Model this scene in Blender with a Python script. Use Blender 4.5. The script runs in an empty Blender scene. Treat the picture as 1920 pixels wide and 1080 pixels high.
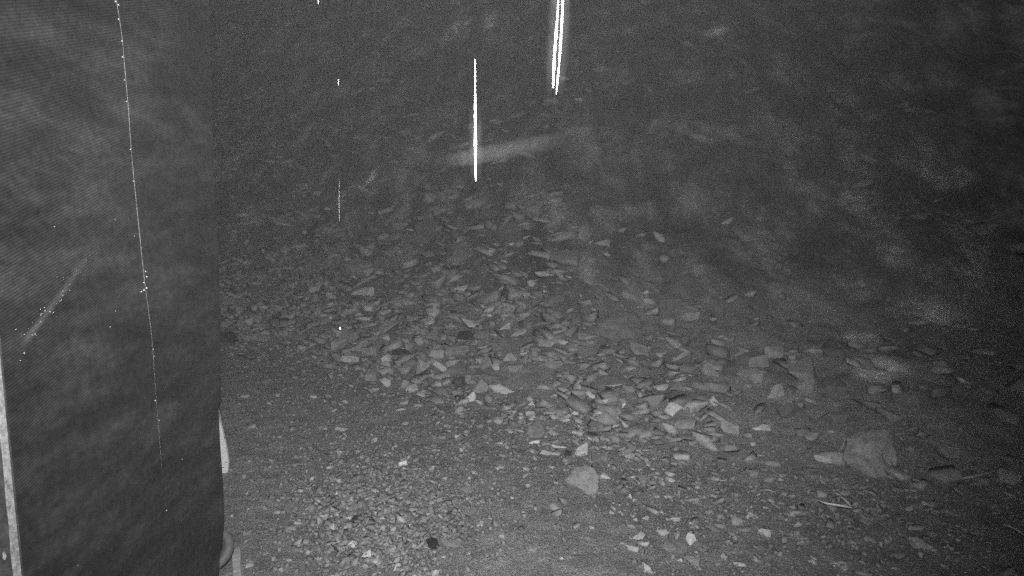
import bpy, bmesh, math, random
import numpy as np
from mathutils import Vector, Matrix, noise as mnoise

rng = random.Random(7)
np.random.seed(7)
S = bpy.context.scene
C = S.collection
R = math.radians

# ------------------------------------------------------------------ camera
CAM = Vector((0.0, 0.0, 2.4))
PITCH = R(10.0)
FPX = 1144.0                                   # focal length in photo pixels (1920 wide)
cam_d = bpy.data.cameras.new('camera')
cam_d.sensor_width = 36.0
cam_d.lens = 36.0 * FPX / 1920.0
cam_d.clip_start = 0.02
cam_d.clip_end = 500.0
cam = bpy.data.objects.new('camera', cam_d)
C.objects.link(cam)
cam.location = CAM
cam.rotation_euler = (R(90) - PITCH, 0, 0)
S.camera = cam

# ------------------------------------------------------------------ night sky (monochrome, very dim)
world = bpy.data.worlds.new('World')
S.world = world
world.use_nodes = True
wn = world.node_tree
wn.nodes.clear()
w_out = wn.nodes.new('ShaderNodeOutputWorld')
w_bg = wn.nodes.new('ShaderNodeBackground')
w_sky = wn.nodes.new('ShaderNodeTexSky')
w_sky.sky_type = 'NISHITA'
w_sky.sun_disc = False
w_sky.sun_elevation = R(35)
w_sky.sun_rotation = R(200)
w_sky.air_density = 1.0
w_sky.dust_density = 6.0
w_bw = wn.nodes.new('ShaderNodeRGBToBW')       # an infrared camera sees no colour
wn.links.new(w_sky.outputs[0], w_bw.inputs[0])
wn.links.new(w_bw.outputs[0], w_bg.inputs['Color'])
wn.links.new(w_bg.outputs[0], w_out.inputs['Surface'])
w_bg.inputs['Strength'].default_value = 0.016

# ------------------------------------------------------------------ infrared lamp beside the lens
ir_d = bpy.data.lights.new('infrared_lamp', 'SPOT')
ir_d.energy = 1120.0
ir_d.color = (1, 1, 1)
ir_d.spot_size = R(98)
ir_d.spot_blend = 1.0
ir_d.shadow_soft_size = 0.03
ir = bpy.data.objects.new('infrared_lamp', ir_d)
C.objects.link(ir)
ir.location = (0.05, 0.05, 3.25)
_aim = Vector((-1.0, 8.0, 0.1))
ir.rotation_euler = (_aim - ir.location).to_track_quat('-Z', 'Y').to_euler()

S.view_settings.view_transform = 'Standard'
S.view_settings.look = 'None'
S.view_settings.exposure = 0.0
S.view_settings.gamma = 1.0
S.view_settings.use_curve_mapping = False
S.cycles.use_denoising = False
S.cycles.use_adaptive_sampling = True
S.cycles.adaptive_threshold = 0.2
S.cycles.adaptive_min_samples = 10
S.cycles.max_bounces = 4
S.cycles.diffuse_bounces = 2
S.cycles.glossy_bounces = 2
S.cycles.transmission_bounces = 4
S.cycles.volume_bounces = 0
S.cycles.transparent_max_bounces = 8
S.cycles.sample_clamp_indirect = 4.0
HAZE_DENSITY = 0.0069

# ------------------------------------------------------------------ helpers
FWD = Vector((0, math.cos(PITCH), -math.sin(PITCH)))
UP = Vector((0, math.sin(PITCH), math.cos(PITCH)))
RIGHT = Vector((1, 0, 0))


def ray(px, py):
    """direction with unit depth along the optical axis"""
    return FWD + RIGHT * ((px - 960) / FPX) + UP * ((540 - py) / FPX)


SX = -1.8                                      # plane of the dark sheet on the left


def on_sheet_plane(px, py, x=SX):
    d = ray(px, py)
    return CAM + d * (x / d.x)


def at_depth(px, py, d):
    return CAM + ray(px, py) * d


TOE_X = [-40, -14, -4.6, -1.2, 0.64, 2.8, 6, 12, 40]
TOE_Y = [20, 13.0, 9.5, 6.8, 5.25, 4.45, 3.7, 2.6, -2]


def _hash(ix, iy, seed):
    n = (ix.astype(np.int64) * 374761393 + iy.astype(np.int64) * 668265263 + seed * 1274126177) & 0xffffffff
    n = ((n ^ (n >> 13)) * 1274126177) & 0xffffffff
    n = n ^ (n >> 16)
    return (n & 0xffff) / 65535.0


def vnoise(x, y, seed=0):
    ix, iy = np.floor(x), np.floor(y)
    fx, fy = x - ix, y - iy
    fx, fy = fx * fx * (3 - 2 * fx), fy * fy * (3 - 2 * fy)
    a, b = _hash(ix, iy, seed), _hash(ix + 1, iy, seed)
    c, d = _hash(ix, iy + 1, seed), _hash(ix + 1, iy + 1, seed)
    return (a + (b - a) * fx) * (1 - fy) + (c + (d - c) * fx) * fy - 0.5


def toe_d(x, y):
    return (y - np.interp(x, TOE_X, TOE_Y)) * 0.78


def height(x, y, fine=True):
    """ground height (arrays): a flat yard, a rubble toe, a steep scree slope"""
    x = np.asarray(x, float)
    y = np.asarray(y, float)
    d = toe_d(x, y)
    dp = np.where(d > -1, (np.sqrt(d * d + 0.12) + d) * 0.5, 0)
    k = dp - 3.0
    z = 0.20 * dp + 0.72 * ((np.sqrt(k * k + 2.0) + k) * 0.5 - (math.sqrt(11.0) - 3.0) * 0.5)
    z = np.minimum(z, 22 + (z - 22) * 0.1)
    slope = np.clip(d / 1.5, 0, 1)
    # rubble lip, gullies and lumps that grow up the slope
    z = z + 0.10 * np.exp(-((d - 0.75) / 0.55) ** 2)
    z = z + slope * (0.55 * vnoise(x * 0.22 + 3, y * 0.22, 1) * np.clip(d / 6, 0, 1) * 2.2
                     + (0.35 + 0.35 * np.clip((x - 1.5) / 2, 0, 1)) * vnoise(x * 0.7, y * 0.7, 2) * np.clip(d / 4, 0.2, 1)
                     + 0.16 * vnoise(x * 2.1, y * 2.1, 3))
    z = z + 0.05 * vnoise(x * 0.6, y * 0.6, 4) + 0.018 * vnoise(x * 2.7, y * 2.7, 5)
    if fine:
        z = z + (0.012 + 0.030 * slope) * vnoise(x * 7.3, y * 7.3, 6)
        z = z + (0.008 + 0.020 * slope) * vnoise(x * 17, y * 17, 7)
        z = z + (0.005 + 0.010 * slope) * vnoise(x * 41, y * 41, 8)
    return z


def hz(x, y):
    return float(height(np.array([x]), np.array([y]))[0])


_T = np.concatenate([np.arange(0.8, 12, 0.02), np.arange(12, 60, 0.1)])


def ground_at(px, py):
    """where the line of sight through a photo pixel meets the terrain; returns point, depth"""
    r = ray(px, py)
    x = CAM.x + r.x * _T
    y = CAM.y + r.y * _T
    z = CAM.z + r.z * _T
    below = z < height(x, y)
    i = int(np.argmax(below)) if below.any() else len(_T) - 1
    t = _T[i]
    return CAM + r * t, t


def normal_at(x, y, e=0.25):
    hx = hz(x + e, y) - hz(x - e, y)
    hy = hz(x, y + e) - hz(x, y - e)
    return Vector((-hx, -hy, 2 * e)).normalized()


def link(name, me, mat=None, parent=None):
    o = bpy.data.objects.new(name, me)
    C.objects.link(o)
    if mat is not None and me is not None and not me.materials:
        me.materials.append(mat)
    if parent is not None:
        o.parent = parent
    return o


def tag(o, label=None, cat=None, group=None, kind=None):
    if label: o['label'] = label
    if cat: o['category'] = cat
    if group: o['group'] = group
    if kind: o['kind'] = kind
    return o


def mesh_of(name, verts, faces, smooth=False):
    me = bpy.data.meshes.new(name)
    me.from_pydata([tuple(v) for v in verts], [], faces)
    me.update()
    if smooth:
        me.polygons.foreach_set('use_smooth', [True] * len(me.polygons))
    return me


def from_bm(name, bm, smooth=False):
    me = bpy.data.meshes.new(name)
    bm.to_mesh(me)
    bm.free()
    if smooth:
        me.polygons.foreach_set('use_smooth', [True] * len(me.polygons))
    return me


def tube(points, radii, n=8, cap=True):
    """verts, faces of a round tube through points"""
    pts = [Vector(p) for p in points]
    vs, fs = [], []
    for i, p in enumerate(pts):
        t = (pts[min(i + 1, len(pts) - 1)] - pts[max(i - 1, 0)]).normalized()
        a = t.orthogonal().normalized() if i == 0 else (a - t * a.dot(t)).normalized()
        b = t.cross(a)
        for k in range(n):
            th = 2 * math.pi * k / n
            vs.append(p + (a * math.cos(th) + b * math.sin(th)) * radii[i])
    for i in range(len(pts) - 1):
        for k in range(n):
            fs.append((i * n + k, i * n + (k + 1) % n, (i + 1) * n + (k + 1) % n, (i + 1) * n + k))
    if cap:
        fs.append(tuple(range(n))[::-1])
        fs.append(tuple(range((len(pts) - 1) * n, len(pts) * n)))
    return vs, fs


# ------------------------------------------------------------------ materials (all neutral grey)
def new_mat(name):
    m = bpy.data.materials.new(name)
    m.use_nodes = True
    nt = m.node_tree
    b = nt.nodes['Principled BSDF']
    return m, nt, b


def N(nt, kind, **kw):
    n = nt.nodes.new(kind)
    for k, v in kw.items():
        setattr(n, k, v)
    return n


def ramp(nt, src, stops):
    r = N(nt, 'ShaderNodeValToRGB')
    el = r.color_ramp.elements
    el[0].position, el[0].color = stops[0][0], (stops[0][1],) * 3 + (1,)
    el[1].position, el[1].color = stops[-1][0], (stops[-1][1],) * 3 + (1,)
    for p, v in stops[1:-1]:
        e = el.new(p)
        e.color = (v, v, v, 1)
    nt.links.new(src, r.inputs[0])
    return r


def mul(nt, a, b, op='MULTIPLY'):
    m = N(nt, 'ShaderNodeMath', operation=op)
    for i, v in enumerate((a, b)):
        if isinstance(v, (int, float)):
            m.inputs[i].default_value = v
        else:
            nt.links.new(v, m.inputs[i])
    return m.outputs[0]


def noise_tex(nt, vec, scale, detail=4, rough=0.6):
    n = N(nt, 'ShaderNodeTexNoise')
    n.inputs['Scale'].default_value = scale
    n.inputs['Detail'].default_value = detail
    n.inputs['Roughness'].default_value = rough
    if vec is not None:
        nt.links.new(vec, n.inputs['Vector'])
    return n.outputs[0]


PALE_PATCHES = [(1775, 330, 90), (1835, 410, 110), (1740, 590, 120), (1640, 690, 90), (1690, 480, 70), (1500, 690, 70), (1410, 680, 50), (1620, 640, 60), (780, 100, 60),
                (860, 60, 70), (920, 35, 60), (640, 370, 50), (1590, 380, 45), (1350, 60, 50), (700, 330, 60)]


def ground_material():
    m, nt, b = new_mat('wet_dirt')
    pos = N(nt, 'ShaderNodeNewGeometry').outputs['Position']
    big = ramp(nt, noise_tex(nt, pos, 0.45, 5, 0.62), [(0.34, 0.225), (0.5, 0.27), (0.68, 0.33)]).outputs[0]
    mid = ramp(nt, noise_tex(nt, pos, 6, 6, 0.7), [(0.3, 0.62), (0.7, 1.35)]).outputs[0]
    grit = ramp(nt, noise_tex(nt, pos, 75, 3, 0.7), [(0.35, 0.6), (0.55, 1.0), (0.72, 1.9)]).outputs[0]
    # bleached, lichen-pale patches of soil on the slope
    pale = None
    ragged = ramp(nt, noise_tex(nt, pos, 1.6, 5, 0.65), [(0.36, 0.0), (0.66, 1.0)]).outputs[0]
    for (px, py, wpx) in PALE_PATCHES:
        P, dep = ground_at(px, py)
        ds = N(nt, 'ShaderNodeVectorMath', operation='DISTANCE')
        nt.links.new(pos, ds.inputs[0])
        ds.inputs[1].default_value = P
        k = N(nt, 'ShaderNodeMapRange', interpolation_type='SMOOTHERSTEP')
        k.inputs['From Min'].default_value = 0
        k.inputs['From Max'].default_value = wpx / FPX * dep * 0.85
        k.inputs['To Min'].default_value = 1
        k.inputs['To Max'].default_value = 0
        nt.links.new(ds.outputs['Value'], k.inputs['Value'])
        pale = k.outputs[0] if pale is None else mul(nt, pale, k.outputs[0], 'MAXIMUM')
    lift = mul(nt, mul(nt, mul(nt, pale, ragged), 3.4), 1.0, 'ADD')
    # patchy soil of the bank, darkened overall to paint in dimmer light uphill
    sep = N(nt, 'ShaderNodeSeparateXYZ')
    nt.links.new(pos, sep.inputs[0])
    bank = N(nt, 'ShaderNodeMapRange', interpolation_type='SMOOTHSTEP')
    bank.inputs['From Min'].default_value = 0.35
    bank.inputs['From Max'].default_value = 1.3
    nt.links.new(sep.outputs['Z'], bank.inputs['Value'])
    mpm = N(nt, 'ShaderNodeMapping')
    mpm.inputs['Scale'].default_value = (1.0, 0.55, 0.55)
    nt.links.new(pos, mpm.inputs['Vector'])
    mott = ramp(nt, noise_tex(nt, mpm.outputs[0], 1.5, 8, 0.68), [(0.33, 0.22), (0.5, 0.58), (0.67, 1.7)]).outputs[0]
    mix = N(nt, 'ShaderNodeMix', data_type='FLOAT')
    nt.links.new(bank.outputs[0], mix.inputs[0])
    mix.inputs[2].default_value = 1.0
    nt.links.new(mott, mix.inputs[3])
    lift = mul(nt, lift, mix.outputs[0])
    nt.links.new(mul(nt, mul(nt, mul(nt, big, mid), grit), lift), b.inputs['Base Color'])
    b.inputs['Roughness'].default_value = 0.75
    bump = N(nt, 'ShaderNodeBump')
    bump.inputs['Strength'].default_value = 0.7
    bump.inputs['Distance'].default_value = 0.02
    nt.links.new(noise_tex(nt, pos, 38, 6, 0.75), bump.inputs['Height'])
    b2 = N(nt, 'ShaderNodeBump')
    b2.inputs['Strength'].default_value = 0.5
    b2.inputs['Distance'].default_value = 0.2
    nt.links.new(noise_tex(nt, pos, 3.2, 8, 0.72), b2.inputs['Height'])
    nt.links.new(bump.outputs[0], b2.inputs['Normal'])
    nt.links.new(b2.outputs[0], b.inputs['Normal'])
    return m


def stone_material(name, tone, per_island=False):
    m, nt, b = new_mat(name)
    tc = N(nt, 'ShaderNodeNewGeometry')
    pos = tc.outputs['Position']
    if per_island:
        rnd = tc.outputs['Random Per Island']
    else:
        rnd = N(nt, 'ShaderNodeObjectInfo').outputs['Random']
    var = ramp(nt, rnd, [(0.0, 0.6), (0.6, 0.9), (0.92, 1.2), (1.0, 1.7)] if per_island else [(0.0, 0.82), (1.0, 1.2)]).outputs[0]
    patch = ramp(nt, noise_tex(nt, pos, 16, 6, 0.7), [(0.32, 0.66), (0.5, 1.0), (0.7, 1.28)]).outputs[0]
    speck = ramp(nt, noise_tex(nt, pos, 120, 2, 0.6), [(0.3, 0.8), (0.7, 1.2)]).outputs[0]
    col = mul(nt, mul(nt, mul(nt, var, patch), speck), tone)
    nt.links.new(col, b.inputs['Base Color'])
    b.inputs['Roughness'].default_value = 0.6
    bump = N(nt, 'ShaderNodeBump')
    bump.inputs['Strength'].default_value = 0.6
    bump.inputs['Distance'].default_value = 0.012
    nt.links.new(noise_tex(nt, pos, 45, 6, 0.72), bump.inputs['Height'])
    nt.links.new(bump.outputs[0], b.inputs['Normal'])
    return m


def plain_material(name, v, rough=0.6, nscale=14, amount=0.3, metal=0.0, bump=0.3):
    m, nt, b = new_mat(name)
    pos = N(nt, 'ShaderNodeNewGeometry').outputs['Position']
    c = ramp(nt, noise_tex(nt, pos, nscale, 6, 0.7), [(0.3, v * (1 - amount)), (0.7, min(1, v * (1 + amount)))]).outputs[0]
    nt.links.new(c, b.inputs['Base Color'])
    b.inputs['Roughness'].default_value = rough
    b.inputs['Metallic'].default_value = metal
    if bump:
        bp = N(nt, 'ShaderNodeBump')
        bp.inputs['Strength'].default_value = bump
        bp.inputs['Distance'].default_value = 0.004
        nt.links.new(noise_tex(nt, pos, nscale * 6, 5, 0.7), bp.inputs['Height'])
        nt.links.new(bp.outputs[0], b.inputs['Normal'])
    return m


def sheet_material():
    """dark woven sheet: fine slanting ribs, a wet scuff"""
    m, nt, b = new_mat('dark_woven_sheet')
    pos = N(nt, 'ShaderNodeNewGeometry').outputs['Position']
    mp = N(nt, 'ShaderNodeMapping')
    mp.inputs['Rotation'].default_value = (R(-17), 0, 0)
    nt.links.new(pos, mp.inputs['Vector'])
    wv = N(nt, 'ShaderNodeTexWave', wave_type='BANDS', bands_direction='Z', wave_profile='SIN')
    wv.inputs['Scale'].default_value = 0.314 / 0.0115 * 1.0
    wv.inputs['Distortion'].default_value = 1.2
    wv.inputs['Detail'].default_value = 2
    wv.inputs['Detail Scale'].default_value = 3
    nt.links.new(mp.outputs[0], wv.inputs['Vector'])
    mq = N(nt, 'ShaderNodeMapping')
    mq.inputs['Rotation'].default_value = (R(-48), 0, 0)
    mq.inputs['Scale'].default_value = (1, 1.2, 4.0)
    nt.links.new(pos, mq.inputs['Vector'])
    blot = ramp(nt, noise_tex(nt, mq.outputs[0], 1.6, 6, 0.65), [(0.3, 0.5), (0.5, 0.95), (0.72, 1.9)]).outputs[0]
    dirt = ramp(nt, noise_tex(nt, pos, 26, 5, 0.7), [(0.3, 0.7), (0.72, 1.5)]).outputs[0]
    rib = ramp(nt, wv.outputs[0], [(0.0, 0.034), (1.0, 0.058)]).outputs[0]
    base = mul(nt, mul(nt, blot, dirt), rib)
    # slanting pale scuff
    a, c = on_sheet_plane(168, 478), on_sheet_plane(36, 652)
    L = (c - a).length
    along = (c - a) / L
    perp = along.cross(Vector((1, 0, 0))).normalized()
    rel = N(nt, 'ShaderNodeVectorMath', operation='SUBTRACT')
    nt.links.new(pos, rel.inputs[0])
    rel.inputs[1].default_value = a
    du = N(nt, 'ShaderNodeVectorMath', operation='DOT_PRODUCT')
    dv = N(nt, 'ShaderNodeVectorMath', operation='DOT_PRODUCT')
    for n_, v_ in ((du, along / L), (dv, perp / 0.020)):
        nt.links.new(rel.outputs[0], n_.inputs[0])
        n_.inputs[1].default_value = v_
    prof = ramp(nt, du.outputs['Value'], [(0.0, 0.0), (0.2, 0.5), (0.55, 0.8), (0.9, 1.0), (1.0, 0.0)]).outputs[0]
    cross = ramp(nt, mul(nt, dv.outputs['Value'], 1.0, 'ABSOLUTE'), [(0.0, 1.0), (1.0, 0.0)]).outputs[0]
    worn = ramp(nt, noise_tex(nt, pos, 70, 5, 0.75), [(0.34, 0.25), (0.66, 1.0)]).outputs[0]
    base = mul(nt, base, mul(nt, mul(nt, mul(nt, prof, cross), worn), 0.16), 'ADD')
    nt.links.new(base, b.inputs['Base Color'])
    b.inputs['Roughness'].default_value = 0.7
    b.inputs['Specular IOR Level'].default_value = 0.2
    bp = N(nt, 'ShaderNodeBump')
    bp.inputs['Strength'].default_value = 0.25
    bp.inputs['Distance'].default_value = 0.003
    nt.links.new(wv.outputs[0], bp.inputs['Height'])
    nt.links.new(bp.outputs[0], b.inputs['Normal'])
    return m


M_GROUND = ground_material()
TONES = [0.06, 0.19, 0.33, 0.48, 0.64]
M_STONE = [stone_material('stone_tone_%d' % i, t) for i, t in enumerate(TONES)]
M_GRAVEL = stone_material('gravel_mixed', 0.27, True)
M_SCREE = stone_material('scree_mixed', 0.32, True)
M_SHEET = sheet_material()
M_SEAM = plain_material('seam_thread', 0.36, 0.5, 45, 0.7)
M_POST = plain_material('worn_pale_paint', 0.085, 0.6, 22, 0.6)
M_TRIM = plain_material('edge_glint_and_fleck', 0.42, 0.5, 55, 0.6)  # pale tone for the painted edge highlight and the flecks
M_WHITE = plain_material('white_board_paint', 0.72, 0.5, 25, 0.12)
M_RUBBER = plain_material('dull_rubber', 0.13, 0.6, 30, 0.2)
M_WOOD = plain_material('pale_timber', 0.38, 0.7, 35, 0.35)
M_STICK = plain_material('bleached_stick', 0.42, 0.6, 60, 0.3)
M_BARK = plain_material('dark_stick', 0.05, 0.7, 60, 0.3)


def water_material():
    m, nt, b = new_mat('falling_water')
    b.inputs['Base Color'].default_value = (0.92, 0.92, 0.92, 1)
    b.inputs['Roughness'].default_value = 0.12
    b.inputs['IOR'].default_value = 1.33
    b.inputs['Subsurface Weight'].default_value = 0.0
    return m


M_WATER = water_material()

# ------------------------------------------------------------------ terrain
def build_ground():
    n_r, n_a = 620, 560
    oy = -1.0
    rr = np.concatenate([[0.0], np.geomspace(0.6, 75, n_r - 1)])
    aa = np.radians(np.linspace(-118, 118, n_a))
    rg, ag = np.meshgrid(rr, aa, indexing='ij')
    x = rg * np.sin(ag)
    y = oy + rg * np.cos(ag)
    z = height(x, y)
    co = np.stack([x, y, z], -1).reshape(-1, 3)
    i = np.arange(n_r - 1)[:, None] * n_a + np.arange(n_a - 1)[None, :]
    i = i.ravel()
    quads = np.stack([i, i + n_a, i + n_a + 1, i + 1], -1)[:, ::-1]
    me = bpy.data.meshes.new('ground')
    me.vertices.add(len(co))
    me.vertices.foreach_set('co', co.ravel())
    me.loops.add(quads.size)
    me.loops.foreach_set('vertex_index', quads.ravel().astype(np.int32))
    me.polygons.add(len(quads))
    me.polygons.foreach_set('loop_start', (np.arange(len(quads)) * 4).astype(np.int32))
    me.polygons.foreach_set('use_smooth', np.ones(len(quads), bool))
    me.update(calc_edges=True)
    me.validate()
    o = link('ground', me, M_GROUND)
    tag(o, kind='structure')
    return o


build_ground()


# ------------------------------------------------------------------ stone shapes
def chip_mesh(name, seed, ncut, detail):
    """an angular fragment: a block split along random planes, edges slightly chipped"""
    r = random.Random(seed)
    bm = bmesh.new()
    bmesh.ops.create_cube(bm, size=1)
    for _ in range(ncut):
        n = Vector((r.gauss(0, 1), r.gauss(0, 1), r.gauss(0, 0.55))).normalized()
        geom = list(bm.verts) + list(bm.edges) + list(bm.faces)
        cut = bmesh.ops.bisect_plane(bm, geom=geom, plane_co=n * r.uniform(0.22, 0.44), plane_no=n, clear_outer=True)
        ed = [e for e in cut['geom_cut'] if isinstance(e, bmesh.types.BMEdge)]
        if len(ed) > 2:
            bmesh.ops.contextual_create(bm, geom=ed)
    # a leaning top so that no two tops shine alike
    sx, sy = r.uniform(-.35, .35), r.uniform(-.35, .35)
    for v in bm.verts:
        if v.co.z > 0: v.co.z *= 1 + sx * v.co.x * 2 + sy * v.co.y * 2
    bmesh.ops.remove_doubles(bm, verts=bm.verts, dist=0.02)
    if detail:
        bmesh.ops.bevel(bm, geom=list(bm.edges), offset=0.025, segments=1, affect='EDGES', clamp_overlap=True)
        bmesh.ops.triangulate(bm, faces=bm.faces)
        for v in bm.verts:
            v.co += mnoise.noise_vector(v.co * 4 + Vector((seed, 0, 0))) * 0.035
    bmesh.ops.triangulate(bm, faces=bm.faces)
    bmesh.ops.recalc_face_normals(bm, faces=bm.faces)
    return from_bm(name, bm)


def fix_norm(me):
    co = np.empty(len(me.vertices) * 3)
    me.vertices.foreach_get('co', co)
    co = co.reshape(-1, 3)
    lo, hi = co.min(0), co.max(0)
    co = (co - (lo + hi) / 2) / (hi - lo)
    me.vertices.foreach_set('co', co.ravel())
    me.update()
    return me


BASE_SMALL = [fix_norm(chip_mesh('stone_small_%d' % k, 100 + k, rng.choice((4, 5, 6)), False)) for k in range(14)]
BASE_BIG = [fix_norm(chip_mesh('stone_big_%d' % k, 300 + k, rng.choice((4, 5, 6, 7)), True)) for k in range(14)]
SHARED = {}


def stone_mesh(k, tone, big):
    key = (k, tone, big)
    if key not in SHARED:
        me = (BASE_BIG if big else BASE_SMALL)[k].copy()
        me.materials.clear()
        me.materials.append(M_STONE[tone])
        SHARED[key] = me
    return SHARED[key]


STONES = []          # dicts with pixel place, used for labels


def place_stone(px, py, w, h, rot=0, tone=2, k=None, sink=0.22, label=None, name='stone'):
    P, dep = ground_at(px, py + h * 0.28)
    W = w / FPX * dep
    H = h / FPX * dep
    n = normal_at(P.x, P.y)
    view = (P - CAM).normalized()
    s = max(0.22, abs(view.dot(n)))
    c = math.sqrt(max(0.05, 1 - s * s))
    Ly = min(max(0.55 * H / s, 0.42 * W), 1.25 * W)
    Lz = min(max((H - Ly * s * 0.85) / c, 0.28 * min(W, Ly)), 0.95 * W) / (1 - sink)
    yaw = -math.atan2(math.tan(R(max(-60, min(60, rot)))), max(0.45, s) * 1.3)
    yaw += rng.uniform(-0.12, 0.12)
    zax = (n + Vector((rng.uniform(-.14, .14), rng.uniform(-.24, .02), 0))).normalized()
    q = zax.to_track_quat('Z', 'Y')
    if k is None:
        k = rng.randrange(14)
    me = stone_mesh(k, tone, w >= 20)
    o = link(name, me)
    xax = Vector((1, 0, 0)) - zax * zax.x
    xax.normalize()
    yax = zax.cross(xax)
    mat = Matrix((xax, yax, zax)).transposed().to_4x4() @ Matrix.Rotation(yaw, 4, 'Z')
    flip = Matrix.Diagonal((W * rng.choice((-1, 1)), Ly, Lz, 1)) if False else Matrix.Diagonal((W, Ly, Lz, 1))
    o.matrix_world = Matrix.Translation(P + zax * Lz * (0.5 - sink)) @ mat @ flip
    STONES.append(dict(o=o, x=px, y=py, w=w, h=h, rot=rot, tone=tone, label=label))
    return o


KEEP = []            # where the stones that stand out lie, so that crumbs do not bury them


def outline_stone(pts, tilt, thick, tone, label, name='stone', seed=1, base=None, cat='stone', mat=None, rough=0.022):
    """a slab whose broad face shows the given outline; the face leans back by tilt degrees from the ground"""
    xs = [p[0] for p in pts]
    ys = [p[1] for p in pts]
    KEEP.append(((min(xs) + max(xs)) / 2, (min(ys) + max(ys)) / 2, max(xs) - min(xs), max(ys) - min(ys)))
    P, dep = ground_at(sum(xs) / len(xs), max(ys)) if base is None else ground_at(*base)
    nrm = Vector((0, -math.sin(R(tilt)), math.cos(R(tilt))))
    top = []
    m = len(pts)
    fine = []
    r = random.Random(seed)
    for i in range(m):
        a, b = pts[i], pts[(i + 1) % m]
        L = math.hypot(b[0] - a[0], b[1] - a[1])
        q = max(1, int(L / 6))
        for j in range(q):
            t = j / q
            jit = 0 if j == 0 else L * 0.035
            fine.append((a[0] + (b[0] - a[0]) * t + r.uniform(-jit, jit), a[1] + (b[1] - a[1]) * t + r.uniform(-jit, jit)))
    for (px, py) in fine:
        d = ray(px, py)
        t = (P - CAM).dot(nrm) / d.dot(nrm)
        top.append(CAM + d * t)
    cen = sum(top, Vector()) / len(top)
    bm = bmesh.new()
    rings = []
    n = len(top)
    size = max((v - cen).length for v in top)
    for (sc, dz) in ((0.25, 0.10), (0.5, 0.08), (0.72, 0.05), (0.9, 0.0), (1.0, -0.14), (1.04, -0.6), (0.97, -1.0)):
        ring = []
        for v in top:
            p = cen + (v - cen) * sc + nrm * (dz * thick)
            q = (p - cen) / size
            p = p + mnoise.noise_vector(q * 2.6 + Vector((seed, 0, 0))) * size * rough * 3.2 + mnoise.noise_vector(q * 8 + Vector((seed, 9, 0))) * size * rough * 1.3
            ring.append(bm.verts.new(p))
        rings.append(ring)
    ctr = bm.verts.new(cen + nrm * 0.06 * thick)
    for i in range(n):
        j = (i + 1) % n
        bm.faces.new((ctr, rings[0][i], rings[0][j]))
        for a, b in zip(rings, rings[1:]):
            bm.faces.new((a[i], b[i], b[j], a[j]))
    bm.faces.new(rings[-1][::-1])
    bmesh.ops.recalc_face_normals(bm, faces=bm.faces)
    # origin at the base of the stone
    off = cen - nrm * thick
    bmesh.ops.translate(bm, verts=bm.verts, vec=-off)
    o = link(name, from_bm(name, bm), mat or M_STONE[tone])
    o.location = off
    tag(o, label, cat)
    return o


# ------------------------------------------------------------------ the stones that stand out, each by its outline
outline_stone([(1060, 899), (1070, 884), (1082, 873), (1099, 869), (1114, 876), (1123, 890), (1124, 912), (1114, 932), (1101, 925), (1082, 916)],
              36, 0.10, 2, 'broad five-sided grey slab tilted up in the foreground, biggest of the yard', seed=3)
outline_stone([(1076, 854), (1082, 838), (1100, 829), (1104, 830), (1102, 852), (1090, 857)],
              48, 0.09, 3, 'upright pointed grey stone just behind the broad five-sided slab', seed=4)
outline_stone([(871, 747), (884, 735), (890, 733), (892, 752), (884, 756), (874, 754)],
              45, 0.06, 4, 'brightest four-sided pale stone at the lower lip of the rubble band', seed=5)
outline_stone([(886, 732), (903, 708), (918, 724), (912, 736), (898, 738)],
              40, 0.09, 2, 'grey arrowhead stone right behind the brightest four-sided pale stone', seed=6)
outline_stone([(711, 712), (722, 706), (733, 712), (732, 720), (726, 727), (720, 722)],
              42, 0.06, 3, 'pale triangular stone pointing down, near the left end of the rubble', seed=7)
outline_stone([(918, 722), (934, 720), (962, 731), (976, 738), (974, 743), (952, 739), (928, 733)],
              32, 0.06, 3, 'long pale shard sloping right beside the grey arrowhead stone', seed=8)
outline_stone([(1003, 728), (1014, 721), (1030, 725), (1053, 737), (1030, 733), (1015, 727)],
              38, 0.05, 3, 'long pale wedge of stone with a thin right tip, middle of the rubble', seed=9)
outline_stone([(1098, 735), (1104, 733), (1117, 743), (1113, 748), (1104, 743)],
              40, 0.05, 4, 'small bright white rectangular stone right of the long pale wedge', seed=10)
outline_stone([(990, 758), (997, 751), (1005, 756), (1002, 764), (995, 761)],
              40, 0.05, 4, 'bright white jagged stone below the long pale wedge', seed=11)
outline_stone([(1245, 768), (1257, 752), (1272, 756), (1281, 763), (1268, 776), (1262, 783)],
              42, 0.12, 3, 'pale diamond-shaped stone standing alone right of the rubble band', seed=12)
outline_stone([(1329, 748), (1337, 740), (1349, 755), (1345, 765), (1333, 758)],
              42, 0.09, 3, 'small pale slanted stone up to the right of the pale diamond stone', seed=13)
outline_stone([(884, 705), (908, 676), (930, 682), (1000, 702), (1040, 712), (1028, 722), (980, 722), (930, 715)],
              14, 0.10, 1, 'large flat dark grey slab lying across the middle of the rubble', seed=14)
outline_stone([(1110, 712), (1128, 700), (1165, 701), (1182, 708), (1170, 721), (1140, 727), (1120, 724)],
              18, 0.11, 1, 'large flat grey slab with a pale front edge at the right of the rubble', seed=15)
outline_stone([(912, 642), (930, 632), (962, 634), (974, 648), (952, 657), (925, 652)],
              20, 0.10, 1, 'flat dark grey block in the upper middle of the rubble', seed=16)
outline_stone([(1010, 683), (1020, 681), (1034, 692), (1048, 697), (1055, 688), (1060, 684), (1054, 676), (1030, 675)],
              24, 0.10, 2, 'grey slab with a pale scalloped rim in the centre right of the rubble', seed=17)
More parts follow.
